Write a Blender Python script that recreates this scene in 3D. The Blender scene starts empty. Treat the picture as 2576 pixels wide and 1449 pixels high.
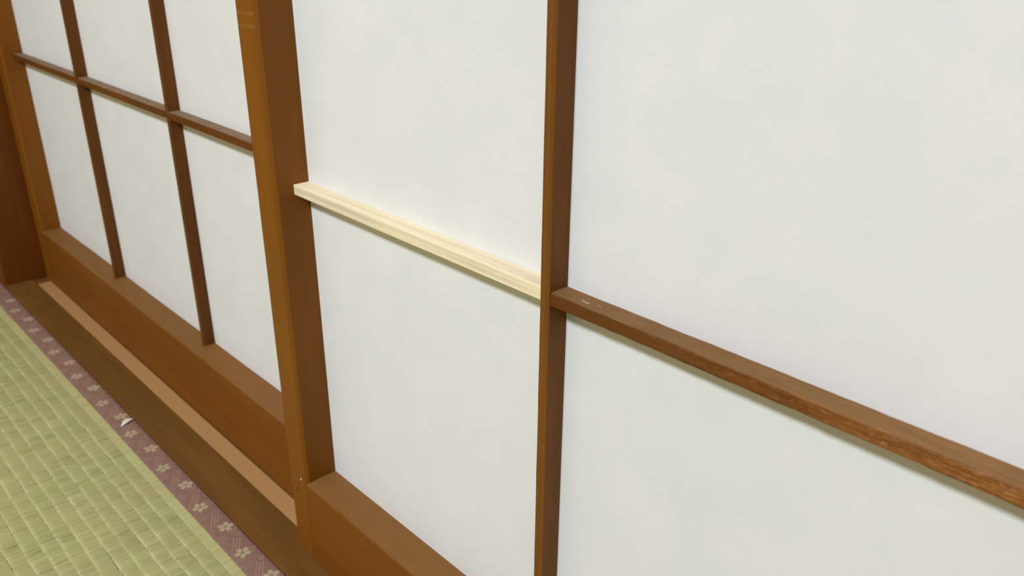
import bpy, bmesh, math, random
import numpy as np
from mathutils import Matrix, Vector

random.seed(7)
rng = np.random.default_rng(7)
SC = bpy.context.scene
COL = SC.collection

# ------------------------------------------------------------------ camera
# solved from the screens' own lattice (equal columns, equal bars), 2576 x 1449 frame, metres
F_PX = 2107.33
R = [[0.6877140839, 0.7259415115, 0.0076328612],
     [0.2953336662, -0.2701461791, -0.9164055148],
     [-0.6631948163, 0.6324792200, -0.4001783002]]   # rows: camera right, down, forward
cam_d = bpy.data.cameras.new('camera')
cam_d.sensor_width = 36.0
cam_d.lens = F_PX / 2576.0 * 36.0
cam_d.clip_start = 0.01
cam_d.clip_end = 50.0
cam_d.dof.use_dof = True
cam_d.dof.focus_distance = 0.52
cam_d.dof.aperture_fstop = 13.0
cam = bpy.data.objects.new('camera', cam_d)
COL.objects.link(cam)
m = Matrix.Identity(4)
for i in range(3):
    m[i][0] = R[0][i]
    m[i][1] = -R[1][i]
    m[i][2] = -R[2][i]
m[0][3], m[1][3], m[2][3] = 0.58851, -0.33292, 0.56315
cam.matrix_world = m
SC.camera = cam

# ------------------------------------------------------------------ world, lamp, exposure
w = bpy.data.worlds.new('world')
SC.world = w
w.use_nodes = True
w.node_tree.nodes['Background'].inputs[0].default_value = (0.02, 0.022, 0.025, 1)
w.node_tree.nodes['Background'].inputs[1].default_value = 0.3

SC.view_settings.view_transform = 'Standard'
SC.view_settings.look = 'None'
SC.view_settings.gamma = 1.0
SC.view_settings.use_curve_mapping = False
SC.view_settings.exposure = 0.0

lamp_d = bpy.data.lights.new('ceiling_lamp_light', 'AREA')   # the round fluorescent lamp in the middle of the room
lamp_d.shape = 'DISK'
lamp_d.size = 0.46
lamp_d.energy = 89.0
lamp_d.color = (0.925, 1.0, 1.10)
lamp = bpy.data.objects.new('ceiling_lamp_light', lamp_d)
COL.objects.link(lamp)
lamp.location = (0.32, -1.92, 2.26)

# ------------------------------------------------------------------ helpers
def lin(c):
    c = c / 255.0
    return c / 12.92 if c <= 0.04045 else ((c + 0.055) / 1.055) ** 2.4

def rgb(r, g, b):
    return (lin(r), lin(g), lin(b), 1.0)

def tag(o, label=None, cat=None, group=None, kind=None):
    if label: o['label'] = label
    if cat: o['category'] = cat
    if group: o['group'] = group
    if kind: o['kind'] = kind
    return o

def empty(name, loc, label, cat, group=None):
    o = bpy.data.objects.new(name, None)
    o.empty_display_size = 0.05
    COL.objects.link(o)
    o.location = loc
    return tag(o, label, cat, group)

def link(name, mesh, mat, parent=None, kind=None, label=None):
    o = bpy.data.objects.new(name, mesh)
    COL.objects.link(o)
    if mat and not mesh.materials:
        mesh.materials.append(mat)
    if parent:
        o.parent = parent
    if kind: o['kind'] = kind
    if label: o['label'] = label
    return o

def mesh_from(name, verts, faces):
    me = bpy.data.meshes.new(name)
    me.from_pydata([tuple(v) for v in verts], [], faces)
    me.update()
    return me

# a squared timber with small worn arrises, run along one axis: a ring of eight points per section
def timber(name, axis, a, b, u, v, ch, n=1, wob=0.0, chs=None):
    """axis 'x': u=(y0,y1) v=(z0,z1); 'z': u=(x0,x1) v=(y0,y1); 'y': u=(x0,x1) v=(z0,z1). chs: 4 corner chamfers u0v0,u1v0,u1v1,u0v1"""
    c = chs or [ch] * 4
    u0, u1 = u; v0, v1 = v
    prof = [(u0 + c[0], v0), (u1 - c[1], v0), (u1, v0 + c[1]), (u1, v1 - c[2]),
            (u1 - c[2], v1), (u0 + c[3], v1), (u0, v1 - c[3]), (u0, v0 + c[0])]
    verts, faces = [], []
    walk = np.zeros((8, 2))
    for i in range(n + 1):
        s = a + (b - a) * i / n
        if wob:
            walk = walk * 0.75 + rng.normal(0, wob, (8, 2))
        for k, (pu, pv) in enumerate(prof):
            # only the worn chamfer points wander, along their own face
            du = walk[k, 0] if k in (0, 1, 4, 5) else 0.0
            dv = walk[k, 1] if k in (2, 3, 6, 7) else 0.0
            pu += du; pv += dv
            verts.append({'x': (s, pu, pv), 'y': (pu, s, pv), 'z': (pu, pv, s)}[axis])
    for i in range(n):
        for k in range(8):
            p, q = i * 8 + k, i * 8 + (k + 1) % 8
            faces.append((p, q, q + 8, p + 8))
    faces.append(tuple(range(7, -1, -1)))
    faces.append(tuple(n * 8 + k for k in range(8)))
    me = mesh_from(name, verts, faces)
    bm = bmesh.new(); bm.from_mesh(me)
    bmesh.ops.recalc_face_normals(bm, faces=bm.faces)
    bm.to_mesh(me); bm.free()
    return me

def merge(name, meshes):
    bm = bmesh.new()
    for q in meshes:
        bm.from_mesh(q)
        bpy.data.meshes.remove(q)
    me = bpy.data.meshes.new(name)
    bm.to_mesh(me); bm.free()
    return me

def block(name, x, y, z, ch=0.0008):
    return timber(name, 'x', x[0], x[1], y, z, ch)

# ------------------------------------------------------------------ materials
def nodes(name):
    mt = bpy.data.materials.new(name)
    mt.use_nodes = True
    nt = mt.node_tree
    return mt, nt, nt.nodes['Principled BSDF']

def N(nt, t, **kw):
    n = nt.nodes.new(t)
    for k, v in kw.items():
        setattr(n, k, v)
    return n

def math_n(nt, op, a, b=None, c=None, clamp=False):
    n = N(nt, 'ShaderNodeMath', operation=op, use_clamp=clamp)
    for i, s in enumerate((a, b, c)):
        if s is None: continue
        if isinstance(s, (int, float)): n.inputs[i].default_value = s
        else: nt.links.new(s, n.inputs[i])
    return n.outputs[0]

def mixc(nt, fac, a, b, mode='MIX'):
    n = N(nt, 'ShaderNodeMix', data_type='RGBA', blend_type=mode)
    for i, s in ((0, fac), (6, a), (7, b)):
        if isinstance(s, (int, float)): n.inputs[i].default_value = s
        elif isinstance(s, tuple): n.inputs[i].default_value = s
        else: nt.links.new(s, n.inputs[i])
    return n.outputs[2]

def ramp(nt, fac, p0, p1):
    n = N(nt, 'ShaderNodeMapRange')
    n.interpolation_type = 'SMOOTHSTEP'
    nt.links.new(fac, n.inputs[0])
    n.inputs[1].default_value = p0; n.inputs[2].default_value = p1
    return n.outputs[0]

def noise(nt, vec, scale, detail=3.0, rough=0.55, dist=0.0):
    n = N(nt, 'ShaderNodeTexNoise')
    n.inputs['Scale'].default_value = scale
    n.inputs['Detail'].default_value = detail
    n.inputs['Roughness'].default_value = rough
    n.inputs['Distortion'].default_value = dist
    nt.links.new(vec, n.inputs['Vector'])
    return n.outputs[0]

def coords(nt, stretch=None):
    tc = N(nt, 'ShaderNodeTexCoord')
    oi = N(nt, 'ShaderNodeObjectInfo')
    add = N(nt, 'ShaderNodeVectorMath', operation='ADD')
    rv = N(nt, 'ShaderNodeCombineXYZ')
    r = math_n(nt, 'MULTIPLY', oi.outputs['Random'], 3.7)
    for i in range(3): nt.links.new(r, rv.inputs[i])
    nt.links.new(tc.outputs['Object'], add.inputs[0])
    nt.links.new(rv.outputs[0], add.inputs[1])
    if stretch is None:
        return add.outputs[0]
    mp = N(nt, 'ShaderNodeMapping')
    mp.inputs['Scale'].default_value = stretch
    nt.links.new(add.outputs[0], mp.inputs['Vector'])
    return mp.outputs[0]

def wood(name, base, axis, dark=0.72, grain=0.45, fine=520.0, fleck=0.0, dust_light=0.30, dust_light_c=(150, 132, 108), rough=0.42, blotch=0.18, spec=0.4, worn=None):
    mt, nt, bs = nodes(name)
    L = nt.links
    al = {'x': 0, 'y': 1, 'z': 2}[axis]
    def st(along, across):
        s = [across] * 3; s[al] = along
        return tuple(s)
    g1 = noise(nt, coords(nt, st(4.0, fine)), 1.0, 2.0, 0.6)             # growth rings cut lengthwise
    g2 = noise(nt, coords(nt, st(30.0, fine * 2.2)), 1.0, 3.0, 0.65)     # pores
    big = noise(nt, coords(nt, st(6.0, 40.0)), 1.0, 2.0, 0.5)
    b = rgb(*base)
    d = tuple(x * dark for x in b[:3]) + (1.0,)
    c = mixc(nt, math_n(nt, 'MULTIPLY', ramp(nt, g1, 0.42, 0.68), grain), b, d)
    c = mixc(nt, math_n(nt, 'MULTIPLY', ramp(nt, g2, 0.5, 0.75), grain * 0.5), c, d)
    bl = tuple(min(1.0, x * (1.0 + blotch * 2.2)) for x in b[:3]) + (1.0,)
    c = mixc(nt, math_n(nt, 'MULTIPLY', ramp(nt, big, 0.4, 0.75), 0.55), c, bl)
    if fleck:
        g3 = noise(nt, coords(nt, st(70.0, fine * 1.6)), 1.0, 3.0, 0.7, 0.6)
        hi = tuple(min(1.0, x * 1.9) for x in b[:3]) + (1.0,)
        c = mixc(nt, math_n(nt, 'MULTIPLY', ramp(nt, g3, 0.55, 0.72), fleck), c, hi)
    geo = N(nt, 'ShaderNodeNewGeometry')
    sep = N(nt, 'ShaderNodeSeparateXYZ')
    L.new(geo.outputs['True Normal'], sep.inputs[0])
    up = ramp(nt, sep.outputs[2], 0.6, 0.95)
    if worn:      # colour goes lighter along the length, with bare worn fibres showing
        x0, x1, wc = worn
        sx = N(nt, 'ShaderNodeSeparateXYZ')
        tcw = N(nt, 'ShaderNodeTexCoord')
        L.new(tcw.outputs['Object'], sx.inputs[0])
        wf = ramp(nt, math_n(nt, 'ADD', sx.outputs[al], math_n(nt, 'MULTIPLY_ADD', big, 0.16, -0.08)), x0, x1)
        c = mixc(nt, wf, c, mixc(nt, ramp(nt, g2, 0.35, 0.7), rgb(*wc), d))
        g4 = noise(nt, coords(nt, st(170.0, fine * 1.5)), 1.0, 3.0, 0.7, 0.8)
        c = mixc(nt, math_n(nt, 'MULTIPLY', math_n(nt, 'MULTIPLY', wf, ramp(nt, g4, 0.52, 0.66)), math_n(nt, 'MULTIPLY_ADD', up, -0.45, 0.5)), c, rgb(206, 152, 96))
    # dusty upward faces, paled further to paint in light from above
    dn = noise(nt, coords(nt), 60.0, 4.0, 0.6)
    df = math_n(nt, 'MULTIPLY', up, math_n(nt, 'MULTIPLY_ADD', dn, dust_light * 0.9, dust_light * 0.55))
    c = mixc(nt, df, c, rgb(*dust_light_c))
    L.new(c, bs.inputs['Base Color'])
    rr = math_n(nt, 'MULTIPLY_ADD', g2, 0.16, rough - 0.08)
    rr = math_n(nt, 'ADD', rr, math_n(nt, 'MULTIPLY', df, 0.6), clamp=True)
    L.new(rr, bs.inputs['Roughness'])
    bs.inputs['Specular IOR Level'].default_value = spec
    bu = N(nt, 'ShaderNodeBump')
    bu.inputs['Strength'].default_value = 0.25
    bu.inputs['Distance'].default_value = 0.0004
    L.new(g1, bu.inputs['Height'])
    L.new(bu.outputs[0], bs.inputs['Normal'])
    return mt

FRAME_Z = wood('varnished_frame_upright', (128, 76, 15), 'z', grain=0.22, fine=260, dark=0.82, blotch=0.10, rough=0.5, spec=0.2)
FRAME_X = wood('varnished_frame_level', (122, 71, 16), 'x', grain=0.25, fine=260, dark=0.80, blotch=0.10, rough=0.5, dust_light=0.26, dust_light_c=(150, 126, 84), spec=0.2)
BAR_Z = wood('lattice_upright', (104, 61, 19), 'z', grain=0.6, fine=900, dark=0.66, rough=0.55, spec=0.18)
BAR_N = wood('lattice_upright_near', (124, 77, 25), 'z', grain=0.6, fine=900, dark=0.66, rough=0.55, spec=0.18)  # lighter tone for the near screen's uprights
BAR_X = wood('lattice_level', (102, 58, 18), 'x', grain=0.45, fine=620, dark=0.72, fleck=0.18, dust_light=0.95, dust_light_c=(138, 114, 88), rough=0.55, spec=0.18)  # strong pale tops stand in for light on the upper faces
BAR_W = wood('lattice_level_worn', (100, 58, 20), 'x', grain=0.5, fine=620, dark=0.72, fleck=0.22, dust_light=0.48, dust_light_c=(150, 120, 82), blotch=0.08, rough=0.55, spec=0.18,
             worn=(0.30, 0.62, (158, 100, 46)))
PALE = wood('new_spruce', (245, 228, 192), 'x', grain=0.75, fine=420, dark=0.68, dust_light=0.0, rough=0.6, blotch=0.03, spec=0.2)
POST = wood('post_cedar', (108, 56, 8), 'z', grain=0.3, fine=160, dark=0.75, blotch=0.15, rough=0.5, spec=0.2)
SILL = wood('sill_pine', (106, 68, 22), 'x', grain=0.35, fine=200, dark=0.72, dust_light=0.12, dust_light_c=(126, 96, 56), blotch=0.25, rough=0.55, spec=0.2)

def plain(name, base, rough=0.7, n1=80.0, amp=0.05, bump=0.0, bscale=400.0, spec=0.3):
    mt, nt, bs = nodes(name)
    b = rgb(*base)
    c = mixc(nt, noise(nt, coords(nt), n1, 4.0), tuple(x * (1 - amp) for x in b[:3]) + (1,), tuple(min(1, x * (1 + amp)) for x in b[:3]) + (1,))
    nt.links.new(c, bs.inputs['Base Color'])
    bs.inputs['Roughness'].default_value = rough
    bs.inputs['Specular IOR Level'].default_value = spec
    if bump:
        bu = N(nt, 'ShaderNodeBump')
        bu.inputs['Strength'].default_value = 0.5
        bu.inputs['Distance'].default_value = bump
        nt.links.new(noise(nt, coords(nt), bscale, 3.0), bu.inputs['Height'])
        nt.links.new(bu.outputs[0], bs.inputs['Normal'])
    return mt

TAPE = plain('groove_tape', (186, 142, 92), 0.5, 30, 0.04)
PLASTER = plain('sand_plaster', (132, 128, 118), 0.9, 300, 0.05, 0.0006, 900)
SANDWALL = plain('tan_sand_wall', (176, 146, 104), 0.9, 300, 0.06, 0.0006, 900)
CEIL = plain('ceiling_board', (214, 202, 180), 0.8, 20, 0.06)
BOARD = plain('subfloor_board', (150, 126, 88), 0.8, 20, 0.08)
BORDER = plain('border_cloth', (140, 108, 93), 0.85, 1800, 0.10, 0.00025, 2200, 0.15)
FLOWER = plain('flower_thread', (180, 160, 130), 0.85, 2200, 0.10, 0.0002, 2500, 0.15)
FRET = plain('fret_thread', (160, 127, 110), 0.8, 2200, 0.08, 0, 0, 0.2)
CORE = plain('rush_underlay', (128, 120, 74), 0.9, 200, 0.08)
SCRAP = plain('white_scrap', (232, 224, 206), 0.6, 300, 0.03)
CHIP = plain('bare_wood_chip', (196, 158, 112), 0.7, 900, 0.08)
RUB = plain('rubbed_varnish', (146, 102, 52), 0.6, 900, 0.06)
RUBS = plain('tape_ghost', (138, 89, 32), 0.55, 300, 0.06, 0, 0, 0.2)
RUBD = plain('faint_scratch', (150, 100, 52), 0.6, 900, 0.06)
GAP = plain('dark_slit', (58, 34, 10), 0.8, 900, 0.08)

def paper_mat():
    mt, nt, bs = nodes('washi_paper')
    L = nt.links
    v = coords(nt)
    cloud = noise(nt, v, 22.0, 5.0, 0.6)
    fib = N(nt, 'ShaderNodeMapping'); fib.inputs['Rotation'].default_value = (0, 0.7, 0); fib.inputs['Scale'].default_value = (160, 160, 700)
    L.new(v, fib.inputs['Vector'])
    f1 = noise(nt, fib.outputs[0], 1.0, 3.0, 0.6, 1.2)
    fib2 = N(nt, 'ShaderNodeMapping'); fib2.inputs['Rotation'].default_value = (0, -0.8, 0); fib2.inputs['Scale'].default_value = (120, 120, 620)
    L.new(v, fib2.inputs['Vector'])
    f2 = noise(nt, fib2.outputs[0], 1.0, 3.0, 0.6, 1.6)
    c = mixc(nt, ramp(nt, cloud, 0.3, 0.7), rgb(228, 229, 226), rgb(233, 233, 230))
    c = mixc(nt, math_n(nt, 'MULTIPLY', ramp(nt, f1, 0.62, 0.78), 0.6), c, rgb(243, 242, 238))
    c = mixc(nt, math_n(nt, 'MULTIPLY', ramp(nt, f2, 0.62, 0.80), 0.45), c, rgb(243, 242, 238))
    L.new(c, bs.inputs['Base Color'])
    bs.inputs['Roughness'].default_value = 0.85
    bs.inputs['Specular IOR Level'].default_value = 0.2
    bu = N(nt, 'ShaderNodeBump')
    bu.inputs['Strength'].default_value = 0.18
    bu.inputs['Distance'].default_value = 0.0003
    L.new(math_n(nt, 'ADD', f1, math_n(nt, 'ADD', f2, cloud)), bu.inputs['Height'])
    L.new(bu.outputs[0], bs.inputs['Normal'])
    return mt
PAPER = paper_mat()

def rush_mat():
    mt, nt, bs = nodes('igusa_rush')
    L = nt.links
    at = N(nt, 'ShaderNodeAttribute', attribute_name='tint')
    cloud = noise(nt, coords(nt), 14.0, 3.0)
    c = mixc(nt, at.outputs['Fac'], rgb(156, 153, 100), rgb(182, 179, 122))
    bl = N(nt, 'ShaderNodeAttribute', attribute_name='pale_lip')
    c = mixc(nt, math_n(nt, 'MULTIPLY', ramp(nt, cloud, 0.35, 0.7), 0.45), c, rgb(180, 166, 116))
    c = mixc(nt, math_n(nt, 'MULTIPLY', bl.outputs['Fac'], math_n(nt, 'MULTIPLY', ramp(nt, noise(nt, coords(nt), 60.0, 3.0), 0.25, 0.65), 0.62)), c, rgb(206, 202, 158))
    L.new(c, bs.inputs['Base Color'])
    bs.inputs['Roughness'].default_value = 0.5
    bs.inputs['Specular IOR Level'].default_value = 0.3
    return mt
RUSH = rush_mat()

# ------------------------------------------------------------------ the setting
XL, XR = -0.9218, 0.8815          # opening between the two posts
ROOM_X0, ROOM_X1, ROOM_Y0 = -0.985, 1.80, -3.70
HEAD = 1.80                       # underside of the lintel

def struct(name, mesh, mat, parent=None):
    return link(name, mesh, mat, parent, None if parent else 'structure')

struct('floor', block('floor', (ROOM_X0 - 0.05, ROOM_X1), (ROOM_Y0, 0.12), (-0.10, -0.056)), BOARD)
struct('ceiling', block('ceiling', (ROOM_X0 - 0.05, ROOM_X1), (ROOM_Y0, 0.12), (2.40, 2.43)), CEIL)
struct('wall_left', block('wall_left', (ROOM_X0 - 0.05, ROOM_X0), (ROOM_Y0, -0.0634), (-0.056, 2.40)), SANDWALL)
struct('wall_right', block('wall_right', (ROOM_X1, ROOM_X1 + 0.05), (ROOM_Y0, 0.12), (-0.06, 2.40)), PLASTER)
struct('wall_front', block('wall_front', (ROOM_X0, ROOM_X1), (ROOM_Y0 - 0.05, ROOM_Y0), (-0.06, 2.40)), PLASTER)
struct('wall_back', merge('wall_back', [
    block('b', (XR + 0.105, ROOM_X1), (-0.03, 0.05), (-0.056, 2.40)),
    block('c', (XL, XR), (-0.03, 0.05), (HEAD + 0.045, 2.40))]), PLASTER)

# posts either side of the opening, arrises planed off
for nm, x0, x1 in (('trim_3', XL - 0.105, XL), ('trim_4', XR, XR + 0.105)):
    struct(nm, timber(nm, 'z', -0.056, 2.40, (x0, x1), (-0.0632, 0.075), 0.004, 12, 0.00006), POST)

# grooved sill: front land, near groove, middle ridge, far groove, back land
GY = [-0.0620, -0.0194, 0.0016, 0.0136, 0.0346, 0.062]
sill = merge('sill', [
    timber('a', 'x', XL, XR, (-0.0620, 0.062), (-0.045, -0.0024), 0.0002),
    timber('b', 'x', XL, XR, (GY[0], GY[1]), (-0.0024, 0.0), 0, 40, 0.00004, chs=[0, 0.0, 0.0005, 0.0012]),
    timber('c', 'x', XL, XR, (GY[2], GY[3]), (-0.0024, 0.0), 0, 1, 0, chs=[0, 0, 0.0003, 0.0003]),
    timber('d', 'x', XL, XR, (GY[4], GY[5]), (-0.0024, 0.0), 0, 1, 0, chs=[0, 0, 0.0003, 0.0003])])
sill_o = struct('trim_1', sill, SILL)
link('groove_tape', timber('tape', 'x', XL + 0.024, XR - 0.004, (-0.0190, 0.0014), (-0.0024, -0.0015), 0.0001), TAPE, sill_o, label='tan plastic sliding tape in the groove')
link('groove_tape', timber('tape', 'x', XL + 0.024, XR - 0.004, (0.0140, 0.0342), (-0.0024, -0.0015), 0.0001), TAPE, sill_o, label='tan plastic sliding tape in the groove')
# grooved lintel
struct('trim_2', merge('lintel', [
    timber('a', 'x', XL, XR, (-0.0620, 0.062), (HEAD + 0.015, HEAD + 0.045), 0.0015),
    timber('b', 'x', XL, XR, (-0.0620, GY[1]), (HEAD, HEAD + 0.015), 0.0008),
    timber('c', 'x', XL, XR, (GY[2], GY[3]), (HEAD, HEAD + 0.015), 0.0004),
    timber('d', 'x', XL, XR, (GY[4], 0.062), (HEAD, HEAD + 0.015), 0.0004)]), SILL)

# ------------------------------------------------------------------ the two shoji screens
def shoji(name, label, x_in, y_pap, dims, repaired):
    """x_in: right-hand edge of the left stile; y_pap: front of the paper"""
    ds, dr, zr, zb, hb, db, dks, wk, pitch, ws = dims
    t = empty(name, (x_in - ws, y_pap, 0.0), label, 'sliding screen')
    ox, oy = x_in - ws, y_pap
    X = lambda v: v - ox
    rows, cols = 6, 3
    zp = zb - zr + 0.0                       # height of one row
    x_end = x_in + cols * pitch - wk         # left-hand edge of the right stile
    z_top = zr + rows * zp
    z_foot = 0.0006
    gy = (GY[1] + 0.0008, GY[2] - 0.0008) if y_pap < 0.01 else (GY[3] + 0.0008, GY[4] - 0.0008)
    # stiles, full height, worn front arrises, with the tongue that runs in the groove
    for a, b, lab in ((x_in - ws, x_in, 0), (x_end, x_end + ws, 1)):
        me = merge('stile', [
            timber('s', 'z', z_foot, HEAD - 0.001, (X(a), X(b)), (-ds, 0.0), 0, 70, 0.00010, chs=[0.0009, 0.0026, 0.0003, 0.0003]),
            timber('g', 'z', -0.0018, z_foot + 0.001, (X(a) + 0.0005, X(b) - 0.0005), (gy[0] - oy, min(gy[1] - oy, -0.0003) if y_pap < 0.01 else gy[1] - oy), 0.0003)])
        link('stile', me, FRAME_Z, t)
    # bottom rail and top rail
    me = merge('bottom_rail', [
        timber('r', 'x', X(x_in), X(x_end), (-dr, 0.0), (z_foot, zr), 0, 60, 0.00012, chs=[0.0012, 0.0003, 0.0003, 0.0010]),
        timber('g', 'x', X(x_in), X(x_end), (gy[0] - oy, min(gy[1] - oy, -0.0003) if y_pap < 0.01 else gy[1] - oy), (-0.0018, z_foot + 0.001), 0.0003)])
    link('bottom_rail', me, FRAME_X, t)
    link('top_rail', timber('t', 'x', X(x_in), X(x_end), (-dr, 0.0), (z_top, HEAD - 0.001), 0.001), FRAME_X, t)
    # upright lattice bars
    for k, dk in enumerate(dks):
        a = x_in + (k + 1) * pitch - wk
        link('upright_bar', timber('u', 'z', zr, z_top, (X(a), X(a + wk)), (-dk, 0.0), 0.0005, 110, 0.00007), BAR_N if repaired else BAR_Z, t)
    # level lattice bars
    for r in range(1, rows):
        z1 = zr + r * zp
        if repaired and r == 1:
            a, b = x_in + 0.0002, x_in + pitch - wk - 0.0002
            link('level_bar', timber('l', 'x', X(a), X(b), (-0.0141, 0.0), (z1 - 0.0084, z1), 0.0004, 24, 0.00003), PALE, t,
                 label='pale unstained new wooden bar')
            a, b = x_in + pitch + 0.0002, x_end
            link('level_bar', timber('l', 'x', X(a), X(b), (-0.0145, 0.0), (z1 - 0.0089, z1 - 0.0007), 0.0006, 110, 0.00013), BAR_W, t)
        else:
            link('level_bar', timber('l', 'x', X(x_in), X(x_end), (-db, 0.0), (z1 - hb, z1), 0.0005, 150, 0.00008), BAR_X, t)
    # washi, one piece to each opening
    for r in range(rows):
        for k in range(cols):
            a = x_in - 0.006 if k == 0 else x_in + k * pitch - wk / 2
            b = x_end + 0.006 if k == cols - 1 else x_in + (k + 1) * pitch - wk / 2
            z0 = zr - 0.008 if r == 0 else zr + r * zp - hb / 2
            z1 = z_top + 0.008 if r == rows - 1 else zr + (r + 1) * zp - hb / 2
            link('paper_pane', timber('p', 'x', X(a), X(b), (0.0, 0.0004), (z0, z1), 0.00005), PAPER, t)
    return t

near = shoji('shoji_screen', 'brown wooden shoji screen with one pale new crossbar, overlapping the other screen', 0.0, 0.0,
             (0.0307, 0.0312, 0.0870, 0.3697, 0.0083, 0.0141, (0.0153, 0.0153), 0.0075, 0.2865, 0.0302), True)
far = shoji('shoji_screen', 'shoji screen with all dark brown bars, closed against the dark post', -0.8903, 0.0334,
            (0.0301, 0.0307, 0.0893, 0.3732, 0.0082, 0.0139, (0.0144, 0.0136), 0.0074, 0.2852, 0.0311), False)

# small wear marks on the near screen, each a sliver just proud of its surface
def sliver(name, pts, nrm, mat, parent, h=0.00012):
    p = [Vector(q) for q in pts]
    nv = Vector(nrm) * h
    n = len(p)
    verts = [q - parent.location for q in p] + [q + nv - parent.location for q in p]
    faces = [tuple(range(n, 2 * n)), tuple(range(n - 1, -1, -1))] + [(i, (i + 1) % n, n + (i + 1) % n, n + i) for i in range(n)]
    me = mesh_from(name, verts, faces)
    bm = bmesh.new(); bm.from_mesh(me); bmesh.ops.recalc_face_normals(bm, faces=bm.faces); bm.to_mesh(me); bm.free()
    return link(name, me, mat, parent)

def on(axis_val, kind, pts):
    return [(axis_val, a, b) if kind == 'x' else (a, axis_val, b) if kind == 'y' else (a, b, axis_val) for a, b in pts]

zt = 0.3690
sliver('scuff_mark', on(zt, 'z', [(0.3058, -0.0092), (0.3070, -0.0100), (0.3088, -0.0098), (0.3100, -0.0104), (0.3122, -0.0094), (0.3110, -0.0087), (0.3098, -0.0092), (0.3080, -0.0090), (0.3068, -0.0086)]), (0, 0, 1), CHIP, near)
sliver('scuff_mark', on(zt, 'z', [(0.3156, -0.0072), (0.3178, -0.0081), (0.3200, -0.0086), (0.3180, -0.0076)]), (0, 0, 1), CHIP, near)
sliver('scuff_mark', on(-0.0307, 'y', [(-0.0112, 0.0860), (-0.0104, 0.0855), (-0.0096, 0.0864), (-0.0097, 0.0880), (-0.0106, 0.0883), (-0.0113, 0.0872)]), (0, -1, 0), SCRAP, near)
sliver('scuff_mark', on(-0.0307, 'y', [(-0.0204, 0.0690), (-0.0198, 0.0684), (-0.0193, 0.0715), (-0.0198, 0.0745), (-0.0203, 0.0730)]), (0, -1, 0), GAP, near)
sliver('scuff_mark', on(-0.0153, 'y', [(0.2798, 0.2638), (0.2860, 0.2626), (0.2860, 0.2629), (0.2798, 0.2641)]), (0, -1, 0), RUB, near, 0.00005)
sliver('scuff_mark', on(-0.0153, 'y', [(0.2854, 0.2632), (0.2857, 0.2632), (0.2856, 0.2585), (0.2853, 0.2585)]), (0, -1, 0), RUB, near, 0.00005)
sliver('scuff_mark', on(0.0, 'x', [(-0.0134, 0.3772), (-0.0130, 0.3773), (-0.0088, 0.3713), (-0.0092, 0.3712)]), (1, 0, 0), RUBD, near, 0.00005)
sliver('scuff_mark', on(0.0, 'x', [(-0.0086, 0.3764), (-0.0036, 0.3762), (-0.0036, 0.3766), (-0.0086, 0.3768)]), (1, 0, 0), RUBD, near, 0.00005)
for za, zc in ((0.4985, 0.5015), (0.4895, 0.4925)):     # two faint bands left by old tape on the stile
    sliver('scuff_mark', on(-0.0307, 'y', [(-0.0288, za), (-0.0030, za + 0.0004), (-0.0030, zc + 0.0006), (-0.0288, zc)]), (0, -1, 0), RUBS, near, 0.00005)

# ------------------------------------------------------------------ tatami
MX0, MX1 = -0.984, 0.836
MY1 = -0.0622                     # edge against the sill
MW = 0.910                        # width of a mat
HERI = 0.0288
TOP = -0.0006

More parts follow.
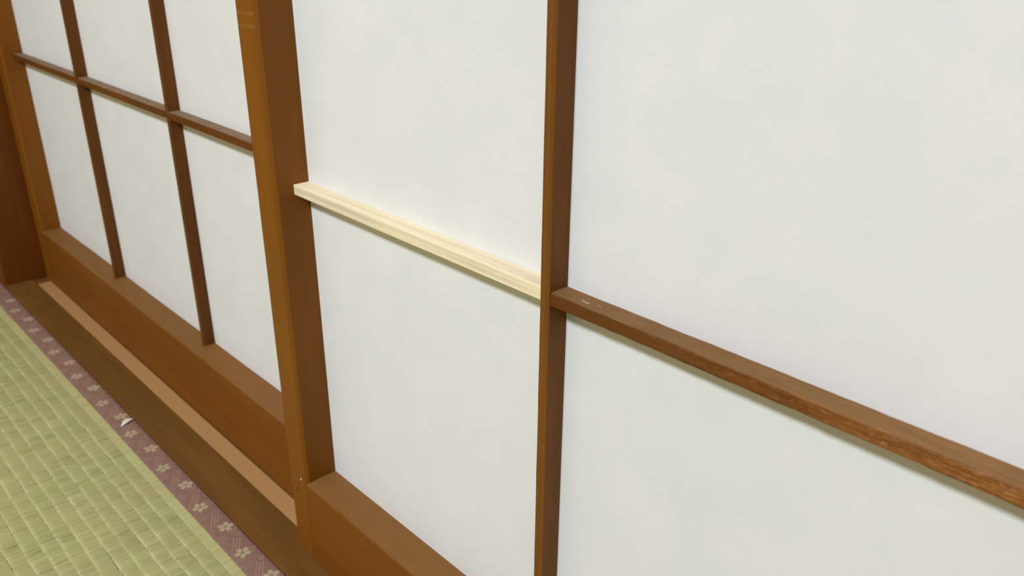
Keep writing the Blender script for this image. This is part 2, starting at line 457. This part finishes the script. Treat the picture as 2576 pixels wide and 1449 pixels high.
def rush_mesh(x0, x1, y0, y1):
    lip = 0.0090                                   # short row pulled up under the border cloth
    rows = int(round((y1 - y0 - lip) / 0.0148)) + 1
    py = (y1 - y0 - lip) / (rows - 1)
    px = 0.0021
    nx = int((x1 - x0) / px)
    # each row overlaps the next like a low shingle: short lip of lighter colour towards the room, long back
    T = np.array([0.0, 0.05, 0.12, 0.30, 0.70, 1.02])
    Zp = np.array([-0.00100, -0.00022, 0.0, -0.00002, -0.00024, -0.00062])
    Wp = np.array([1.0, 1.0, 0.75, 0.12, 0.0, 0.0])
    nt_ = len(T)
    R_, I_ = np.meshgrid(np.arange(rows), np.arange(nx), indexing='ij')
    R_ = R_.ravel(); I_ = I_.ravel(); n = len(R_)
    last = R_ == rows - 1
    lift = rng.normal(0, 0.00007, n)
    def runs(p, fall):
        c = (rng.random((rows, nx)) < p).astype(float)
        for q, f in enumerate(fall):
            c = np.maximum(c, f * np.roll(c, 1, 1))
        return c.ravel()
    clump = runs(0.020, (0.7, 0.6))
    dip = runs(0.016, (0.8,))
    lift = lift + clump * 0.00030 - dip * 0.00026
    shear = rng.normal(0, 0.0003, n)
    edge = rng.normal(0, 0.00020, n) + np.interp(I_ * px + R_ * 3.1, np.arange(0, 400, 0.02), rng.normal(0, 0.00030, 20000))
    cx = x0 + (I_ + 0.5 + 0.5 * (R_ % 2)) * px + rng.normal(0, 0.0001, n)
    half = px * 0.56
    V = np.empty((n, nt_, 3, 3), dtype=np.float32)
    for j in range(nt_):
        yy = np.where(last, y0 + R_ * py + T[j] * (lip + 0.0012), y0 + (R_ + T[j]) * py + edge)
        zz = np.where(last, -0.0005 + 0.0010 * T[j] + (0.0 if j else -0.0006), Zp[j])
        for k in range(3):
            V[:, j, k, 0] = np.clip(cx + (k - 1) * half + shear * (T[j] - 0.5), x0, x1)
            V[:, j, k, 1] = np.clip(yy, y0 - 0.001, y1 + 0.001)
            V[:, j, k, 2] = TOP + zz + lift - (0.00018 if k != 1 else 0.0)
    idx = (np.arange(n) * nt_ * 3)[:, None]
    q = []
    for j in range(nt_ - 1):
        for k in range(2):
            a = j * 3 + k
            q.append([a, a + 1, a + 4, a + 3])
    q = np.array(q)
    Fc = (idx[:, None, :] + q[None, :, :]).reshape(-1, 4)
    me = bpy.data.meshes.new('woven_rush')
    me.vertices.add(n * nt_ * 3)
    me.vertices.foreach_set('co', V.ravel())
    me.loops.add(Fc.size)
    me.loops.foreach_set('vertex_index', Fc.ravel().astype(np.int32))
    me.polygons.add(len(Fc))
    me.polygons.foreach_set('loop_start', np.arange(0, Fc.size, 4, dtype=np.int32))
    me.polygons.foreach_set('loop_total', np.full(len(Fc), 4, dtype=np.int32))
    me.polygons.foreach_set('use_smooth', np.ones(len(Fc), dtype=bool))
    me.update(calc_edges=True)
    tint = np.clip(rng.normal(0.45, 0.15, n) + 0.14 * np.interp(I_ * px + R_ * 7.7, np.arange(0, 600, 0.012), rng.normal(0, 1, 50000)) + clump * 0.35 - dip * 0.3 + last * 0.55, 0, 1)
    at = me.attributes.new('tint', 'FLOAT', 'POINT')
    at.data.foreach_set('value', np.repeat(tint, nt_ * 3).astype(np.float32))
    paler = np.clip(Wp[None, :] * (0.55 + rng.random((n, 1)) * 0.45) * np.where(last, 0.5, 1.0)[:, None], 0, 1)
    at = me.attributes.new('pale_lip', 'FLOAT', 'POINT')
    at.data.foreach_set('value', np.repeat(paler.ravel(), 3).astype(np.float32))
    return me

def flower_mesh():
    verts, faces = [], []
    def blob(cx, cy, rx, ry, rot, n=10):
        b0 = len(verts)
        for z in (0.0, 0.00018):
            for i in range(n):
                a = 2 * math.pi * i / n
                # petal, blunt at the tip and narrow at the heart
                px, py = rx * math.cos(a), ry * math.sin(a) * (1.0 + 0.35 * math.cos(a))
                verts.append((cx + px * math.cos(rot) - py * math.sin(rot), cy + px * math.sin(rot) + py * math.cos(rot), z))
        faces.append(tuple(range(b0 + n, b0 + 2 * n)))
        for i in range(n):
            faces.append((b0 + i, b0 + (i + 1) % n, b0 + n + (i + 1) % n, b0 + n + i))
    for k in range(5):
        a = math.radians(90 + 72 * k)
        blob(0.0046 * math.cos(a), 0.0044 * math.sin(a), 0.0033, 0.0025, a)
    return mesh_from('woven_flower', verts, faces)

def fret_mesh(length, width):
    verts, faces = [], []
    def strip(cx, cy, ln, wd, ang):
        c, s = math.cos(ang), math.sin(ang)
        b0 = len(verts)
        for z in (0.0, 0.0001):
            for u, v in ((-ln / 2, -wd / 2), (ln / 2, -wd / 2), (ln / 2, wd / 2), (-ln / 2, wd / 2)):
                x, y = cx + u * c - v * s, cy + u * s + v * c
                verts.append((min(max(x, 0.0005), length - 0.0005), min(max(y, 0.0006), width - 0.0006), z))
        faces.append((b0 + 4, b0 + 5, b0 + 6, b0 + 7))
        for i in range(4):
            faces.append((b0 + i, b0 + (i + 1) % 4, b0 + 4 + (i + 1) % 4, b0 + 4 + i))
    A, B = math.radians(-31), math.radians(44)
    P = 0.0469
    x, k = -P, 0
    while x < length + P:
        up = k % 2 == 0
        for d in (-0.0027, 0.0, 0.0027):
            strip(x + 0.0225 + d * 0.5, width * 0.5 + d, 0.023, 0.0012, A)
            strip(x + 0.0460 + d * 0.5, (0.0075 if up else 0.0215) + d, 0.012, 0.0011, A)
        for d in (-0.0022, 0.0, 0.0022):
            strip(x + 0.0085 - d, 0.0070 + d, 0.011, 0.0009, B)
            strip(x + 0.0375 - d, 0.0218 + d, 0.011, 0.0009, B)
        for d in (-0.0012, 0.0012):
            strip(x + 0.0345 + d * 0.5, 0.0060 + d, 0.009, 0.0010, A)
            strip(x + 0.0105 + d * 0.5, 0.0230 + d, 0.009, 0.0010, A)
        x += P
        k += 1
    return mesh_from('woven_fret', verts, faces)

def border_mesh(length, width):
    # cloth folded over the mat edge: nearly flat, softly rounded down to the rushes and to the mat side
    prof = [(0.0, -0.0016), (0.0003, -0.0002), (0.0012, 0.0004), (0.006, 0.0005), (width - 0.006, 0.0005),
            (width - 0.0015, 0.0003), (width - 0.0004, -0.0004), (width, -0.0060)]
    n = 120
    verts, faces = [], []
    for i in range(n + 1):
        for j, (y, z) in enumerate(prof):
            verts.append((length * i / n, y + (rng.normal(0, 0.00015) if j < 2 else 0), z + TOP))
    k = len(prof)
    for i in range(n):
        for j in range(k - 1):
            a = i * k + j
            faces.append((a, a + k, a + k + 1, a + 1))
    me = mesh_from('border_cloth', verts, faces)
    bm = bmesh.new(); bm.from_mesh(me); bmesh.ops.recalc_face_normals(bm, faces=bm.faces)
    if sum(f.normal.z for f in bm.faces) < 0:
        bmesh.ops.reverse_faces(bm, faces=bm.faces)
    bm.to_mesh(me); bm.free()
    for pl in me.polygons: pl.use_smooth = True
    return me

ML = MX1 - MX0
ME_RUSH = rush_mesh(0.0, ML, HERI - 0.001, MW - HERI + 0.0005)
ME_FLOW = flower_mesh()
ME_FRET = fret_mesh(ML, HERI)
ME_BORD = border_mesh(ML, HERI)
ME_CORE = timber('mat_core', 'x', 0.0, ML, (0.0004, MW - 0.0006), (-0.055, TOP - 0.0013), 0.001)

def tatami(x, y, label, group=None):
    t = empty('tatami_mat', (x, y, 0.0), label, 'tatami mat', group)
    link('mat_core', ME_CORE, CORE, t)
    link('woven_rush', ME_RUSH, RUSH, t, kind='stuff')
    for side in (1, 0):
        b = link('border_cloth', ME_BORD, BORDER, t)
        if side:
            b.location = (0.0, MW - HERI, 0.0)
        else:
            b.location = (ML, HERI, 0.0)
            b.rotation_euler = (0, 0, math.pi)
        f = link('woven_fret', ME_FRET, FRET, b, kind='stuff')
        f.location = (0, 0, TOP + 0.0005)
        for k in range(-17, 21):
            xf = -0.0551 + 0.0469 * k - MX0
            if xf < 0.012 or xf > ML - 0.012: continue
            fl = link('woven_flower', ME_FLOW, FLOWER, b)
            fl.location = (xf, HERI / 2 + (-0.0010 if k % 2 == 0 else 0.0042), TOP + 0.00052)
            fl.rotation_euler = (0, 0, 0.55 + (math.pi if k % 2 else 0) + 0.1 * math.sin(k * 1.7))
    return t

tatami(MX0, MY1 - MW, 'green woven tatami mat with mauve flowered border along the wooden sill')
tatami(MX0, MY1 - 2 * MW - 0.001, 'green woven tatami mat laid further into the room, one mat away from the sill')

# ------------------------------------------------------------------ a scrap on the border
def scrap():
    a, b = Vector((-0.3590, -0.0805)), Vector((-0.3668, -0.0630))
    d = (b - a); ln = d.length; d.normalize(); nrm = Vector((-d.y, d.x))
    verts, faces = [], []
    n, k = 12, 4
    for layer in (0.0, 0.00025):
        for i in range(n + 1):
            t = i / n
            wd = 0.0052 * math.sin(math.pi * min(1.0, t * 0.92 + 0.02)) ** 0.75
            for j in range(k + 1):
                s = j / k - 0.5
                p = a + d * (ln * t) + nrm * (wd * s)
                z = 0.0004 + 0.0030 * math.sin(math.pi * t) * (0.35 + 0.65 * (s + 0.5)) + 0.0012 * (s * 2) ** 2 * math.sin(math.pi * t)
                verts.append((p.x, p.y, z + layer))
    m1 = (n + 1) * (k + 1)
    q = lambda l, i, j: l * m1 + i * (k + 1) + j
    for i in range(n):
        for j in range(k):
            faces.append((q(1, i, j), q(1, i + 1, j), q(1, i + 1, j + 1), q(1, i, j + 1)))
            faces.append((q(0, i, j), q(0, i, j + 1), q(0, i + 1, j + 1), q(0, i + 1, j)))
        faces.append((q(0, i, 0), q(0, i + 1, 0), q(1, i + 1, 0), q(1, i, 0)))
        faces.append((q(0, i, k), q(1, i, k), q(1, i + 1, k), q(0, i + 1, k)))
    for j in range(k):
        faces.append((q(0, 0, j), q(1, 0, j), q(1, 0, j + 1), q(0, 0, j + 1)))
        faces.append((q(0, n, j), q(0, n, j + 1), q(1, n, j + 1), q(1, n, j)))
    c = Vector((a.x, a.y, 0.0))
    me = mesh_from('petal_scrap', [Vector(v) - c for v in verts], faces)
    bm = bmesh.new(); bm.from_mesh(me); bmesh.ops.recalc_face_normals(bm, faces=bm.faces); bm.to_mesh(me); bm.free()
    for pl in me.polygons: pl.use_smooth = True
    o = link('petal_scrap', me, SCRAP)
    o.location = c
    tag(o, 'small white curled scrap lying on the mauve mat border', 'scrap')
scrap()
